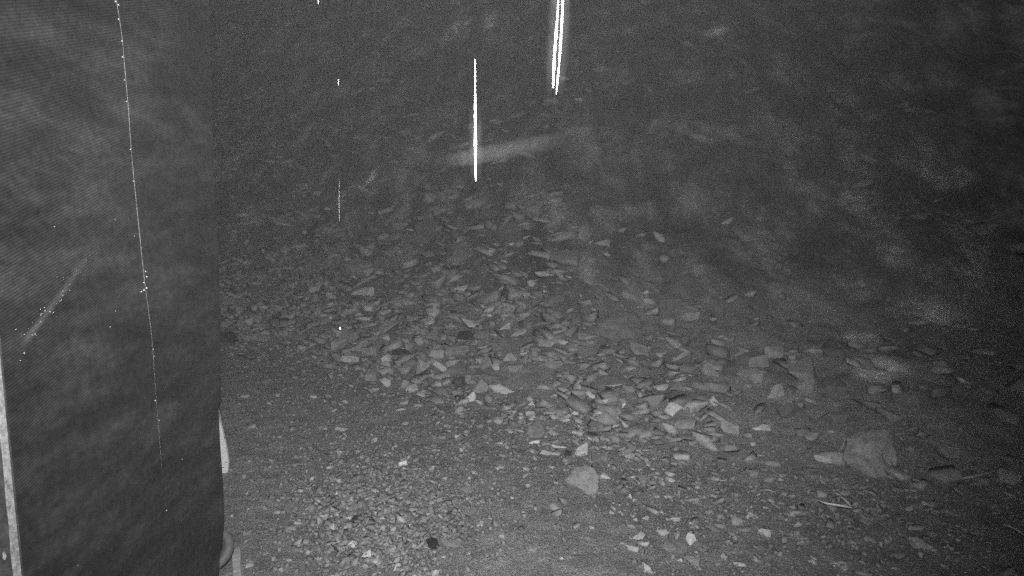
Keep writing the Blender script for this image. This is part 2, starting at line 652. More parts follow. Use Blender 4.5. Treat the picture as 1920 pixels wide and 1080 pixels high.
outline_stone([(936, 618), (952, 604), (976, 613), (958, 617), (945, 621)],
              34, 0.07, 3, 'pale sharp flake pointing left at the top of the rubble', seed=18)
outline_stone([(957, 628), (968, 619), (998, 611), (1003, 615), (980, 625), (966, 630)],
              30, 0.07, 2, 'long grey flake rising right beside the pale sharp flake', seed=19)
outline_stone([(974, 591), (978, 587), (1000, 582), (1001, 590), (980, 597)],
              34, 0.08, 3, 'pale oblong stone tilted right above the rubble band', seed=20)
outline_stone([(1084, 534), (1098, 518), (1116, 514), (1132, 522), (1126, 535), (1105, 539)],
              24, 0.16, 2, 'rounded pale slab on the slope above the rubble, right of centre', seed=21)
outline_stone([(640, 494), (662, 486), (700, 488), (735, 503), (742, 512), (700, 507), (668, 510)],
              22, 0.18, 2, 'long low pale slab high on the slope to the left', seed=22)
outline_stone([(1115, 600), (1150, 578), (1195, 582), (1208, 610), (1190, 636), (1145, 634), (1120, 622)],
              30, 0.3, 1, 'very large smooth grey rock face on the slope, right of centre', seed=23)
outline_stone([(935, 440), (946, 416), (968, 406), (988, 418), (992, 444), (970, 458), (946, 456)],
              34, 0.3, 1, 'round boulder high on the foggy slope in the middle', seed=24)
outline_stone([(768, 446), (778, 418), (805, 404), (826, 420), (830, 448), (805, 460)],
              34, 0.3, 1, 'round boulder high on the foggy slope, left of the middle one', seed=25)
outline_stone([(1586, 856), (1598, 818), (1634, 800), (1668, 802), (1681, 834), (1688, 872), (1672, 902), (1640, 900), (1612, 876)],
              44, 0.35, 2, 'big pale rough boulder in the dark on the right', seed=26, rough=0.034)
outline_stone([(1578, 838), (1586, 822), (1604, 824), (1650, 846), (1634, 858), (1600, 850)],
              40, 0.14, 3, 'smooth pale slab leaning on the left flank of the big boulder', seed=27, base=(1610, 872))
outline_stone([(1870, 882), (1874, 876), (1920, 890), (1920, 902), (1898, 912), (1878, 902)],
              36, 0.10, 2, 'pale wedge-shaped slab at the far right edge', seed=28)
outline_stone([(1706, 1006), (1722, 1008), (1750, 1026), (1766, 1037), (1745, 1034), (1718, 1022)],
              26, 0.06, 2, 'thin grey slab slanting down to the right near the lower right corner', seed=29)
outline_stone([(1240, 1022), (1254, 1006), (1280, 1010), (1292, 1026), (1282, 1040), (1258, 1036)],
              18, 0.07, 1, 'wide flat grey stone in the lower right yard, half sunk in dirt', seed=30)
outline_stone([(1171, 1020), (1198, 1026), (1197, 1038), (1180, 1033)],
              34, 0.04, 3, 'pale tapered stone at the bottom, left of the half sunk flat stone', seed=31)
outline_stone([(1371, 974), (1377, 963), (1402, 980), (1394, 989), (1376, 986)],
              30, 0.05, 2, 'grey oval slab, left of a pair near the lower right', seed=32)
outline_stone([(1398, 968), (1404, 957), (1425, 970), (1416, 977), (1404, 975)],
              30, 0.05, 2, 'grey angular slab, right of a pair near the lower right', seed=33)
outline_stone([(986, 812), (990, 796), (1008, 788), (1022, 798), (1024, 812), (1012, 824), (998, 822)],
              38, 0.09, 1, 'rounded dark grey stone above the two pale strips of stone', seed=34)
outline_stone([(1012, 850), (1016, 843), (1050, 849), (1049, 855), (1030, 853)],
              36, 0.03, 3, 'lower of two long pale strips of stone left of the upright pointed stone', seed=35)
outline_stone([(1031, 834), (1036, 832), (1062, 838), (1060, 841), (1040, 839)],
              36, 0.03, 3, 'upper of two long pale strips of stone left of the upright pointed stone', seed=36)
outline_stone([(799, 1011), (812, 1007), (819, 1009), (825, 1030), (818, 1034), (806, 1030)],
              16, 0.02, 0, 'flat black square-cornered scrap lying on the gravel, bottom centre', name='black_scrap',
              cat='scrap', mat=plain_material('black_rubber', 0.022, 0.7, 60, 0.6))
outline_stone([(442, 632), (448, 622), (480, 624), (512, 630), (529, 641), (512, 645), (480, 636)],
              20, 0.14, 2, 'long pale jagged slab at the far left end of the rubble', seed=38)
outline_stone([(409, 640), (412, 622), (436, 620), (445, 632), (440, 644)],
              30, 0.14, 0, 'dark stone beside the sheet at the far left end of the rubble', seed=39)

# ------------------------------------------------------------------ stones noted one by one: x, y, width, height, turn, tone
NOTED = [
 (691,510,20,12,0,3),(593,539,20,14,10,3),(619,540,12,8,0,3),(542,552,18,10,0,3),(621,555,24,8,15,3),(684,547,48,8,5,3),
 (447,564,52,7,0,2),(556,631,40,10,5,2),(589,653,16,14,0,3),(637,643,30,26,20,3),(662,628,45,18,10,2),(658,673,36,12,3,4),
 (645,689,18,8,0,3),(694,658,38,16,10,3),(698,700,28,24,0,2),(804,602,24,10,0,3),(815,580,14,16,0,4),(729,611,40,22,12,2),
 (722,631,22,14,0,3),(789,637,14,20,0,3),(767,647,26,16,20,2),(815,629,28,22,0,2),(833,630,14,14,0,2),(875,624,34,24,0,0),
 (824,662,30,18,5,3),(862,655,50,20,5,2),(755,658,45,9,8,0),(751,678,18,14,-20,3),(760,691,36,20,10,2),(793,687,34,26,30,3),
 (829,687,34,14,30,3),(851,690,56,20,5,1),(758,718,18,22,0,3),(773,727,24,16,-10,4),(860,713,24,26,0,1),(885,711,20,18,0,2),
 (915,684,22,24,0,2),(932,687,14,16,30,3),(827,704,36,7,-5,3),(824,731,28,16,0,2),(791,738,20,12,0,3),(760,751,16,14,0,2),
 (704,729,16,7,0,3),(722,738,16,7,20,3),(784,760,14,10,0,3),(862,769,16,12,0,3),(904,629,24,18,-30,2),(956,671,30,16,-10,3),
 (984,673,16,24,40,3),(969,686,34,16,0,2),(1053,640,26,10,10,3),(1027,642,36,18,0,2),(1102,629,40,14,0,2),(1144,658,14,14,0,3),
 (1011,740,30,16,0,1),(1080,773,14,12,-30,4),(1060,787,18,9,10,4),(1007,784,28,8,12,3),(978,783,12,11,-20,4),(958,782,9,15,0,3),
 (1169,760,11,7,-30,4),(1118,788,16,9,0,3),(1153,782,24,9,20,2),(1042,718,18,12,0,2),(1038,810,24,12,5,3),(1084,811,24,12,10,3),
 (1109,812,24,8,10,0),(1020,832,16,8,0,3),(1002,828,20,7,5,4),(1064,848,16,14,0,0),(1116,824,16,12,0,2),(1127,859,36,16,0,1),
 (1138,838,18,7,10,3),(1175,852,26,14,-10,3),(873,917,22,18,0,2),(879,937,20,9,25,4),(866,843,8,7,0,4),(1136,894,20,12,25,3),
 (1242,726,22,12,0,3),(1249,741,26,12,0,0),(1271,726,30,18,0,2),(1198,655,34,24,0,2),(1367,802,34,26,10,2),(1424,801,36,14,10,3),
 (1400,816,18,10,0,2),(1335,682,36,18,10,2),(1203,754,12,7,20,4),(1413,832,10,8,0,3),(1209,901,22,20,0,2),(1257,899,16,10,10,3),
 (1239,899,10,12,0,3),(1223,880,9,6,10,4),(1180,930,8,10,0,3),(1268,974,15,11,-15,4),(1240,961,7,9,0,3),(1243,998,19,16,-10,4),
 (1197,1005,16,18,-40,3),(1294,1010,20,16,-30,4),(1210,1063,17,20,0,4),(1296,1048,34,20,20,2),(1431,996,22,18,5,4),(1369,999,16,16,0,2),
 (1338,991,26,14,0,2),(1351,969,18,12,0,2),(1397,996,8,8,0,3),(1416,1050,8,8,0,3),(1423,1029,8,8,0,2),(1356,1044,10,14,30,3),
 (1387,1058,22,7,-5,3),(1211,971,9,10,-40,4),(1191,974,8,8,0,3),(1276,1049,9,7,30,4),(1232,931,10,7,10,3),(1257,932,9,8,0,3),
 (757,866,16,13,0,4),(810,878,10,9,0,4),(722,852,12,8,-20,3),(682,857,12,7,10,3),(616,876,10,8,20,3),(704,918,34,12,-20,2),
 (720,936,16,16,-30,2),(660,940,10,14,-40,3),(662,953,20,14,0,2),(673,974,24,16,0,0),(656,969,12,8,10,4),(623,991,16,14,-30,3),
 (660,1019,18,14,20,3),(640,1030,18,12,-10,2),(691,1040,26,14,-15,4),(731,1031,24,16,-30,2),(742,1066,20,14,-25,3),(847,1020,36,16,5,1),
 (842,962,11,9,0,0),(671,1035,11,9,0,0),(823,937,16,12,0,2),(815,1073,18,14,0,3),(560,981,16,6,0,3),(596,1047,12,7,0,4),
 (636,1053,7,6,0,4),(616,1054,9,7,-20,4),(636,1017,9,6,-20,4),(609,968,18,8,5,2),(593,1011,24,12,0,1),(574,1060,10,7,0,0),
 (1542,861,30,14,10,3),(1578,923,30,10,10,2),(1627,978,34,7,12,2),(1773,847,34,30,0,2),(1704,843,14,12,0,2),(1571,1056,24,12,30,2),
 (1518,1053,9,6,40,4),(1864,950,24,8,0,2),(1888,926,20,10,40,2),(1835,873,20,12,30,1),(693,497,24,10,0,2),(753,420,30,20,-20,2),
 (867,542,26,14,0,3),(947,538,32,9,0,4),(1217,563,24,8,20,3),(1060,480,60,30,10,1),(947,425,20,12,0,2),(1110,640,22,10,0,2),
 (1040,560,40,16,0,1),(1180,556,30,14,10,2),(903,600,24,14,0,1),(870,580,30,12,-10,1),(690,585,26,8,5,1),(610,600,30,14,0,1),
 (560,595,26,12,0,1),(505,590,24,12,0,1),(480,530,20,8,0,2),(440,650,20,8,0,2),(1180,690,26,12,0,2),(1225,690,24,12,10,1),
 (1290,690,30,18,0,1),(1310,640,40,24,0,1),(1400,700,44,34,0,2),(1450,660,36,28,0,2),(1500,720,40,26,0,2),(1560,780,50,30,10,1),
 (1480,770,40,26,0,1),(1520,880,30,14,10,1),(1470,850,26,12,0,1),(1340,850,20,10,0,1),(1300,830,18,10,0,2),(1230,820,16,9,0,2),
 (1720,950,30,14,20,1),(1780,960,34,12,30,1),(1680,1040,26,14,10,1),(1820,1020,30,16,20,1),(1630,1010,18,9,20,2),(1490,1000,16,8,0,2),
 (1460,1040,14,9,0,2),(1340,930,14,8,0,2),(1310,905,12,8,0,2),(1390,890,16,8,0,1),(470,800,18,8,-10,2),(640,805,24,8,5,3),
 (700,825,14,10,0,3),(607,803,16,6,0,2),(460,742,16,9,-15,2),(520,740,10,6,0,3),(500,716,14,6,0,2),(580,955,14,8,0,2),
 (556,935,12,8,0,2),(520,960,14,7,0,2),(500,1040,12,8,0,2),(540,1050,16,10,0,2),(770,985,10,8,0,3),(720,1000,12,8,0,3),
 (760,925,12,8,0,4),(790,940,10,8,0,3),(745,905,14,9,0,3),(900,985,9,7,0,4),(940,1005,12,9,0,3),(1050,1049,10,8,0,4),
 (980,960,8,6,0,3),(1000,1030,14,9,10,2),(1110,990,10,7,0,3),(1145,960,12,8,0,3),(1100,1010,14,8,0,2),(905,940,9,7,0,3),
 (940,875,9,6,0,3),(990,910,8,7,0,4),(1000,945,8,6,0,3),(760,795,14,7,0,3),(830,820,12,6,0,3),(900,800,16,8,10,3),
]
for i, t in enumerate(NOTED):
    place_stone(*t, sink=0.15)
for t in [(1505,692,56,40,10,2),(1408,672,46,36,0,2),(1330,690,40,24,10,2),(1300,640,40,28,0,1),(1565,650,46,30,20,1),(1420,575,46,28,10,1),
          (1250,560,50,34,0,1),(1700,745,44,26,20,1),(1450,735,38,24,0,2),(1560,720,44,28,10,1),(1290,590,40,28,0,2),(1230,520,36,24,0,1)]:
    place_stone(*t, sink=0.42)

# ------------------------------------------------------------------ labels for the noted stones
MARKS = [
 (1096, 898, 'the broad five-sided slab'), (1091, 843, 'the upright pointed stone'), (882, 745, 'the brightest four-sided stone'),
 (722, 717, 'the pale triangular stone'), (1027, 728, 'the long pale wedge'), (1262, 767, 'the pale diamond stone'),
 (965, 704, 'the large flat dark slab'), (1147, 712, 'the slab with a pale front edge'), (947, 645, 'the flat dark grey block'),
 (1103, 526, 'the rounded pale slab uphill'), (693, 498, 'the long low slab uphill'), (1165, 606, 'the very large rock face'),
 (963, 432, 'the middle foggy boulder'), (799, 434, 'the left foggy boulder'), (1645, 850, 'the big pale boulder'),
 (1891, 893, 'the wedge slab at right edge'), (1735, 1021, 'the thin slanting slab'), (1266, 1022, 'the half sunk flat stone'),
 (1398, 972, 'the pair of grey slabs'), (1004, 806, 'the rounded dark stone'), (812, 1020, 'the black scrap'),
 (485, 634, 'the long jagged slab'), (422, 830, 'the white pointed board'), (443, 1058, 'the pale timber offcut'),
 (1564, 958, 'the bright bent strip'),
]
TW = ['black', 'dull grey', 'mid grey', 'pale', 'near-white']


def size_word(w):
    return 'tiny' if w < 10 else 'small' if w < 17 else 'medium' if w < 28 else 'large' if w < 44 else 'very large'


def shape_word(s):
    a = s['w'] / s['h']
    if a > 3.2: return 'sliver of stone'
    if a > 1.9: return 'flat stone'
    if a < 0.85: return 'upright stone'
    return 'blocky stone' if a < 1.35 else 'angular stone'


def relation(dx, dy):
    if abs(dx) > 1.4 * abs(dy): return 'left of' if dx < 0 else 'right of'
    if abs(dy) > 1.4 * abs(dx): return 'behind' if dy < 0 else 'in front of'
    return ('behind and left of' if dx < 0 else 'behind and right of') if dy < 0 else ('in front and left of' if dx < 0 else 'in front and right of')


by_text = {}
for s in STONES:
    m = min(MARKS, key=lambda q: math.hypot(q[0] - s['x'], 1.3 * (q[1] - s['y'])))
    s['far'] = math.hypot(m[0] - s['x'], m[1] - s['y'])
    s['txt'] = '%s %s %s %s %s' % (size_word(s['w']), TW[s['tone']], shape_word(s), relation(s['x'] - m[0], s['y'] - m[1]), m[2])
    by_text.setdefault(s['txt'], []).append(s)
ORD = ['nearest', 'second nearest', 'third nearest', 'fourth nearest', 'fifth nearest', 'sixth nearest', 'seventh nearest', 'eighth nearest']
for txt, ss in by_text.items():
    ss.sort(key=lambda s: s['far'])
    for i, s in enumerate(ss):
        lab = txt if len(ss) == 1 else '%s %s' % (ORD[min(i, 7)], txt)
        tag(s['o'], lab, 'stone', 'loose stones of the rubble and yard')


# ------------------------------------------------------------------ uncountable gravel and scree
def scatter(name, pts, sizes, mat, label, cat, flat=(0.35, 0.8), seed=5, sink=0.25, strike=None):
    r = np.random.RandomState(seed)
    bases = []
    for me in BASE_SMALL:
        co = np.empty(len(me.vertices) * 3)
        me.vertices.foreach_get('co', co)
        tri = np.array([tuple(p.vertices) for p in me.polygons], np.int32)
        bases.append((co.reshape(-1, 3), tri))
    V, F, off = [], [], 0
    for (x, y), s in zip(pts, sizes):
        co, tri = bases[r.randint(len(bases))]
        sx, sy, sz = s, s * r.uniform(0.55, 1.0), s * r.uniform(*flat)
        a = r.uniform(0, 6.283) if strike is None else r.normal(strike, 0.55)
        if strike is not None: sx, sy = s * 1.25, s * r.uniform(0.5, 0.85)
        p = co * (sx, sy, sz)
        tx, ty = r.uniform(-0.45, 0.45, 2)
        z = p[:, 2] + tx * p[:, 0] + ty * p[:, 1]
        X = p[:, 0] * math.cos(a) - p[:, 1] * math.sin(a)
        Y = p[:, 0] * math.sin(a) + p[:, 1] * math.cos(a)
        V.append(np.stack([X + x, Y + y, z + sz * (0.5 - sink)], -1))
        F.append(tri + off)
        off += len(co)
    zs = height(np.array([p[0] for p in pts]), np.array([p[1] for p in pts]))
    for v, z in zip(V, zs):
        v[:, 2] += z
    V = np.concatenate(V)
    F = np.concatenate(F)
    me = bpy.data.meshes.new(name)
    me.vertices.add(len(V))
    me.vertices.foreach_set('co', V.ravel())
    me.loops.add(F.size)
    me.loops.foreach_set('vertex_index', F.ravel())
    me.polygons.add(len(F))
    me.polygons.foreach_set('loop_start', (np.arange(len(F)) * 3).astype(np.int32))
    me.update(calc_edges=True)
    o = link(name, me, mat)
    tag(o, label, cat, kind='stuff')
    return o


def pixel_ground(n, x0, x1, y0, y1, seed):
    """world ground points spread over a patch of the yard given by its corners in the photograph"""
    r = np.random.RandomState(seed)
    a = [ground_at(px, py)[0] for px, py in ((x0, y0), (x1, y0), (x1, y1), (x0, y1))]
    u, v = np.clip(r.normal(.5, .30, n), -.3, 1.3), np.clip(r.normal(.5, .30, n), -.3, 1.3)
    out = []
    for uu, vv in zip(u, v):
        top = a[0].lerp(a[1], uu)
        bot = a[3].lerp(a[2], uu)
        p = top.lerp(bot, vv)
        out.append((p.x, p.y))
    return out


gp, gs = [], []
rr = np.random.RandomState(21)


def add(n, box, lo, hi, seed, power=2.2):
    p = pixel_ground(n, *box, seed)
    gp.extend(p)
    gs.extend(list(lo + (hi - lo) * rr.rand(n) ** power))


add(2600, (560, 900, 840, 1100), 0.006, 0.040, 1)
add(1500, (540, 900, 830, 1100), 0.018, 0.055, 11, 2.4)
add(1100, (590, 800, 880, 1070), 0.02, 0.065, 12, 1.8)
add(1800, (600, 860, 920, 960), 0.006, 0.035, 2)
add(900, (440, 780, 700, 900), 0.006, 0.030, 3)
add(6500, (430, 1400, 690, 1100), 0.005, 0.024, 4, 3)
add(2500, (430, 760, 680, 880), 0.006, 0.03, 9, 3)
add(1200, (1150, 1460, 860, 1100), 0.007, 0.045, 5, 2.6)
add(800, (1380, 1980, 860, 1100), 0.007, 0.05, 6, 2.6)
add(700, (840, 1200, 740, 870), 0.010, 0.055, 7)
add(2600, (430, 1700, 700, 1060), 0.005, 0.018, 8, 2)
scatter('loose_gravel', gp, gs, M_GRAVEL, 'fine loose gravel and chips scattered over the wet dirt yard', 'gravel', (0.4, 0.85))

for q in STONES:
    if q['w'] >= 18: KEEP.append((q['x'], q['y'], q['w'], q['h']))
KEEP_A = np.array(KEEP)


def buries(x, y, s):
    """would a fragment of size s lying here cover one of the larger stones?"""
    rel = Vector((x, y, hz(x, y) + s * 0.25)) - CAM
    d = rel.dot(FWD)
    px, py = 960 + FPX * rel.x / d, 540 - FPX * rel.dot(UP) / d
    g = s * 0.3 * FPX / d
    e = ((px - KEEP_A[:, 0]) / (KEEP_A[:, 2] * 0.5 + g)) ** 2 + ((py - KEEP_A[:, 1] - 1) / (KEEP_A[:, 3] * 0.5 + g * 0.5)) ** 2
    return bool((e < 0.9).any())


# rubble fragments filling the toe of the slope, then scree up the hill
r2 = np.random.RandomState(33)
fp, fs = [], []
while len(fp) < 5200:
    x = r2.uniform(-6.5, 6.5)
    d = abs(r2.normal(0.6, 1.1)) - 0.12
    y = float(np.interp(x, TOE_X, TOE_Y)) + d / 0.78
    side = x / max(y, 1)                        # the rubble thins out towards the right-hand bank
    dens = 1.0 if side < 0.15 else max(0.12, 1 - (side - 0.15) * 3.2)
    if r2.rand() > dens: continue
    sz = 0.02 + (0.20 if d > 0.1 else 0.11) * r2.rand() ** 3
    if buries(x, y, sz): continue
    fp.append((x, y))
    fs.append(sz)
while len(fp) < 7200:                           # crumbs spilled forward on to the yard
    x = r2.uniform(-5.5, 3.2)
    d = -abs(r2.normal(0, 0.55))
    y = float(np.interp(x, TOE_X, TOE_Y)) + d / 0.78
    fp.append((x, y))
    fs.append(0.012 + 0.07 * r2.rand() ** 3)
scatter('rubble_fragments', fp, fs, M_SCREE, 'broken stone fragments packed between the larger rubble stones', 'rubble', (0.2, 0.6), 9, 0.25, -0.5)
fp, fs = [], []
while len(fp) < 4200:
    x = r2.uniform(-16, 9)
    d = r2.uniform(1.2, 4.6) ** 1.9
    y = float(np.interp(x, TOE_X, TOE_Y)) + d / 0.78
    if y < 2.5 or vnoise(np.array([x * 0.5]), np.array([y * 0.5]), 11)[0] < -0.12 + 0.3 * r2.rand(): continue
    if x / y > 0.15 and r2.rand() < 0.8: continue
    fp.append((x, y))
    fs.append(0.05 + 0.36 * r2.rand() ** 4)
scatter('hillside_scree', fp, fs, M_SCREE, 'scree of broken rock covering the foggy hillside', 'scree', (0.2, 0.5), 12, 0.4, -0.4)


# ------------------------------------------------------------------ the dark sheet on the left
EDGE = [(388, -260), (391, -60), (394, 0), (398, 200), (401, 370), (409, 520), (414, 640), (410, 770), (413, 830), (417, 890), (420, 940), (420, 980), (416, 1015), (412, 1040), (410, 1088)]


EP = sorted([(on_sheet_plane(*e).z, on_sheet_plane(*e).y) for e in EDGE])
EZ = [p[0] for p in EP]
EY = [p[1] for p in EP]


def sheet_x(y, z):
    return SX + 0.005 * math.sin(y * 5.1 + z * 1.3) + 0.005 * math.sin(y * 2.0 - z * 3.1 + 1)


def build_sheet():
    root = bpy.data.objects.new('hanging_sheet', None)
    C.objects.link(root)
    root.location = (SX, 2.6, 0)
    tag(root, 'tall dark finely ribbed sheet standing along the left side', 'sheet')
    nz, ny = 120, 70
    vs, fs = [], []
    z0, z1 = -0.04, 3.9
    for i in range(nz + 1):
        z = z0 + (z1 - z0) * i / nz
        ye = float(np.interp(z, EZ, EY))
        for j in range(ny + 1):
            y = 0.75 + (ye - 0.75) * j / ny
            vs.append((sheet_x(y, z) - SX, y - 2.6, z))
    for i in range(nz):
        for j in range(ny):
            a = i * (ny + 1) + j
            fs.append((a, a + 1, a + ny + 2, a + ny + 1))
    o = link('sheet', mesh_of('sheet', vs, fs), M_SHEET, root)
    md = o.modifiers.new('thickness', 'SOLIDIFY')
    md.thickness = 0.002
    md.offset = 0
    # seam
    sp = [(213, -30), (215, 0), (222, 40), (228, 78), (232, 120), (240, 200), (246, 285), (252, 350), (258, 415), (264, 480),
          (269, 530), (275, 575), (283, 640), (289, 720), (294, 780), (299, 830), (303, 880)]
    pts, rad = [], []
    for i, (px, py) in enumerate(sp):
        p = on_sheet_plane(px, py)
        p.x = sheet_x(p.y, p.z) + 0.007
        pts.append(p - Vector((SX, 2.6, 0)))
        rad.append((0.0012 if py < 560 else 0.0005) * rng.uniform(0.5, 1.2))
    v, f = tube(pts, rad, 6)
    tag(link('seam', mesh_of('seam', v, f, True), M_SEAM, root), 'thin pale vertical seam line')
    # water beads along the seam and over the cloth
    bm = bmesh.new()
    bmesh.ops.create_icosphere(bm, subdivisions=2, radius=1)
    bead = from_bm('bead', bm, True)
    bead.materials.append(M_WATER)
    beads = [(214, 3, 4), (219, 9, 4), (220, 36, 3), (227, 77, 3), (229, 107, 3), (233, 150, 2.2), (237, 190, 2.4), (245, 280, 3.2), (250, 340, 2),
             (271, 509, 3), (273, 519, 3.5), (268, 530, 3), (273, 540, 3.5), (268, 544, 3.4), (263, 547, 3.6), (285, 655, 2.2), (287, 668, 2),
             (290, 751, 2.6), (298, 788, 2), (312, 957, 2), (251, 443, 1.8), (214, 583, 1.8), (203, 613, 1.8), (343, 861, 1.8), (216, 412, 1.6),
             (143, 1060, 1.8), (100, 425, 1.6), (26, 618, 2), (41, 662, 2.4), (34, 676, 2)]
    for (px, py, r_) in beads:
        p = on_sheet_plane(px, py)
        p.x = sheet_x(p.y, p.z) + 0.006
        b = link('water_bead', bead, None, root)
        b.location = p - Vector((SX, 2.6, 0))
        k = r_ * 0.38 / FPX * (SX / ray(px, py).x)
        b.scale = (k, k * 1.4, k * 1.2)
    # a smear of splashed water
    r = random.Random(4)
    vs, fs = [], []
    src = [v.co.copy() for v in bead.vertices]
    sf = [tuple(p.vertices) for p in bead.polygons]
    for _ in range(90):
        t = r.random()
        ax = 165 + (40 - 165) * t
        ay = 480 + (645 - 480) * t
        spread = 3 + 7 * math.sin(math.pi * t)
        px, py = ax + r.gauss(0, spread), ay + r.gauss(0, spread * 0.7)
        p = on_sheet_plane(px, py)
        p.x = sheet_x(p.y, p.z) + 0.0055
        k = (0.4 + 1.5 * r.random() ** 4 * (1.4 if 0.35 < t < 0.95 else 0.3)) * 0.36 / FPX * 2.4
        b0 = len(vs)
        vs += [p - Vector((SX, 2.6, 0)) + Vector((c.x * k * 0.6, c.y * k * 1.5, c.z * k * 1.3)) for c in src]
        fs += [tuple(i + b0 for i in q) for q in sf]
    o = link('water_splash', mesh_of('water_splash', vs, fs, True), M_WATER, root)
    tag(o, 'pale slanting smear of splashed droplets', kind='stuff')


build_sheet()


# ------------------------------------------------------------------ pale upright at the lower left corner
def build_post():
    d = 1.9
    a = at_depth(32, 1110, d)
    b = at_depth(-14, 640, d)
    up = (b - a).normalized()
    base = a - up * ((a.z + 0.02) / up.z)
    top = a + up * 1.9
    root = bpy.data.objects.new('metal_upright', None)
    C.objects.link(root)
    root.location = base
    tag(root, 'pale scuffed upright bar at the lower left corner', 'post')
    w, t = 0.050, 0.035
    side = Vector((-1, 0, 0))
    back = up.cross(side).normalized()
    if back.y < 0: back = -back
    L = (top - base).length
    rngp = random.Random(2)

    def bar(name, s0, s1, q0, q1, mat, wav=0.0, n=40):
        vs, fs = [], []
        for i in range(n + 1):
            p = up * (L * i / n)
            e = [rngp.uniform(-wav, wav) for _ in range(2)]
            for (s, q) in ((s0, q0), (s1 + e[0], q0), (s1 + e[0], q1), (s0, q1)):
                vs.append(p + side * s + back * q)
        for i in range(n):
            for k in range(4):
                fs.append((i * 4 + k, i * 4 + (k + 1) % 4, i * 4 + 4 + (k + 1) % 4, i * 4 + 4 + k))
        fs.append((3, 2, 1, 0))
        m = n * 4
        fs.append((m, m + 1, m + 2, m + 3))
        return link(name, mesh_of(name, vs, fs), mat, root)
    bar('bar', 0.004, w, 0.0, t, M_POST)
    tag(bar('edge_highlight', -0.001, 0.0045, -0.003, t * 0.6, M_TRIM, 0.0020), 'bright highlight along the right edge')  # bright strip paints the highlight on the edge of the bar
    for k in range(9):
        z = 0.25 + 0.13 * k + rngp.uniform(-.03, .03)
        bmm = bmesh.new()
        ps = []
        m = 9
        cx, hh, ww = rngp.uniform(0.016, 0.042), rngp.uniform(0.008, 0.03), rngp.uniform(0.002, 0.007)
        for i in range(m):
            th = 6.283 * i / m
            ps.append((cx + math.cos(th) * ww * rngp.uniform(.6, 1.2), z + math.sin(th) * hh * rngp.uniform(.6, 1.2)))
        f0 = [bmm.verts.new(side * s + up * u - back * 0.0015) for s, u in ps]
        f1 = [bmm.verts.new(side * s + up * u + back * 0.002) for s, u in ps]
        bmm.faces.new(f0)
        for i in range(m):
            bmm.faces.new((f0[i], f0[(i + 1) % m], f1[(i + 1) % m], f1[i]))
        bmesh.ops.recalc_face_normals(bmm, faces=bmm.faces)
        link('paint_fleck', from_bm('paint_fleck', bmm), M_TRIM, root)


build_post()


# ------------------------------------------------------------------ things that peep out behind the sheet
def extrude_outline(name, pts, depth, thick, mat, label, cat, base_py):
    vs = [at_depth(px, py, depth) for px, py in pts]
    n = len(vs)
    cen = Vector((sum(v.x for v in vs) / n, sum(v.y for v in vs) / n, min(v.z for v in vs)))
    back = Vector((0, thick, 0))
    V = [v - cen for v in vs] + [v - cen + back for v in vs]
    F = [tuple(range(n))] + [tuple(range(n, 2 * n))[::-1]] + [(i, i + n, (i + 1) % n + n, (i + 1) % n) for i in range(n)]
    bm = bmesh.new()
    bv = [bm.verts.new(v) for v in V]
    for f in F: bm.faces.new([bv[i] for i in f])
    bmesh.ops.recalc_face_normals(bm, faces=bm.faces)
    bmesh.ops.bevel(bm, geom=list(bm.edges), offset=0.002, segments=1, affect='EDGES')
    o = link(name, from_bm(name, bm), mat)
    o.location = cen
    return tag(o, label, cat)


_, dB = ground_at(420, 888)
board = extrude_outline('white_board', [(404, 758), (409, 770), (414, 798), (420, 822), (425, 845), (428, 868), (427, 886), (417, 888), (380, 890), (372, 800), (392, 752)],
                        dB, 0.025, M_WHITE, 'white pointed board standing half hidden behind the dark sheet', 'board', 888)
for (px, py) in ((421, 820), (424, 866), (419, 876)):
    p = at_depth(px, py, dB)
    vs, fs = tube([p + Vector((-.006, -.003, 0)), p + Vector((.007, -.003, -.003))], [0.003, 0.002], 5)
    vs = [v - board.location for v in vs]
    link('nail_hole', mesh_of('nail_hole', vs, fs), M_BARK, board)


def build_ring():
    P, d = ground_at(394, 1062)
    root = bpy.data.objects.new('rubber_ring', None)
    C.objects.link(root)
    root.location = P
    tag(root, 'dull grey round ring half hidden at the foot of the dark sheet', 'ring')
    Rm, rm = 0.115, 0.030

    def torus(name, R0, r0, dz, mat):
        vs, fs = [], []
        n, m = 48, 14
        for i in range(n):
            a = 2 * math.pi * i / n
            for k in range(m):
                b = 2 * math.pi * k / m
                rr_ = R0 + r0 * math.cos(b)
                vs.append(Vector((rr_ * math.cos(a), rr_ * math.sin(a), r0 * math.sin(b) + dz)))
        for i in range(n):
            for k in range(m):
                fs.append((i * m + k, ((i + 1) % n) * m + k, ((i + 1) % n) * m + (k + 1) % m, i * m + (k + 1) % m))
        rot = Matrix.Rotation(R(38), 3, 'X')
        vs = [rot @ v + Vector((0, 0.02, 0.10)) for v in vs]
        return link(name, mesh_of(name, vs, fs, True), mat, root)
    torus('tube', Rm, rm, 0, M_RUBBER)
    torus('inner_lip', Rm - rm * 0.95, 0.009, 0.014, M_BARK)


build_ring()


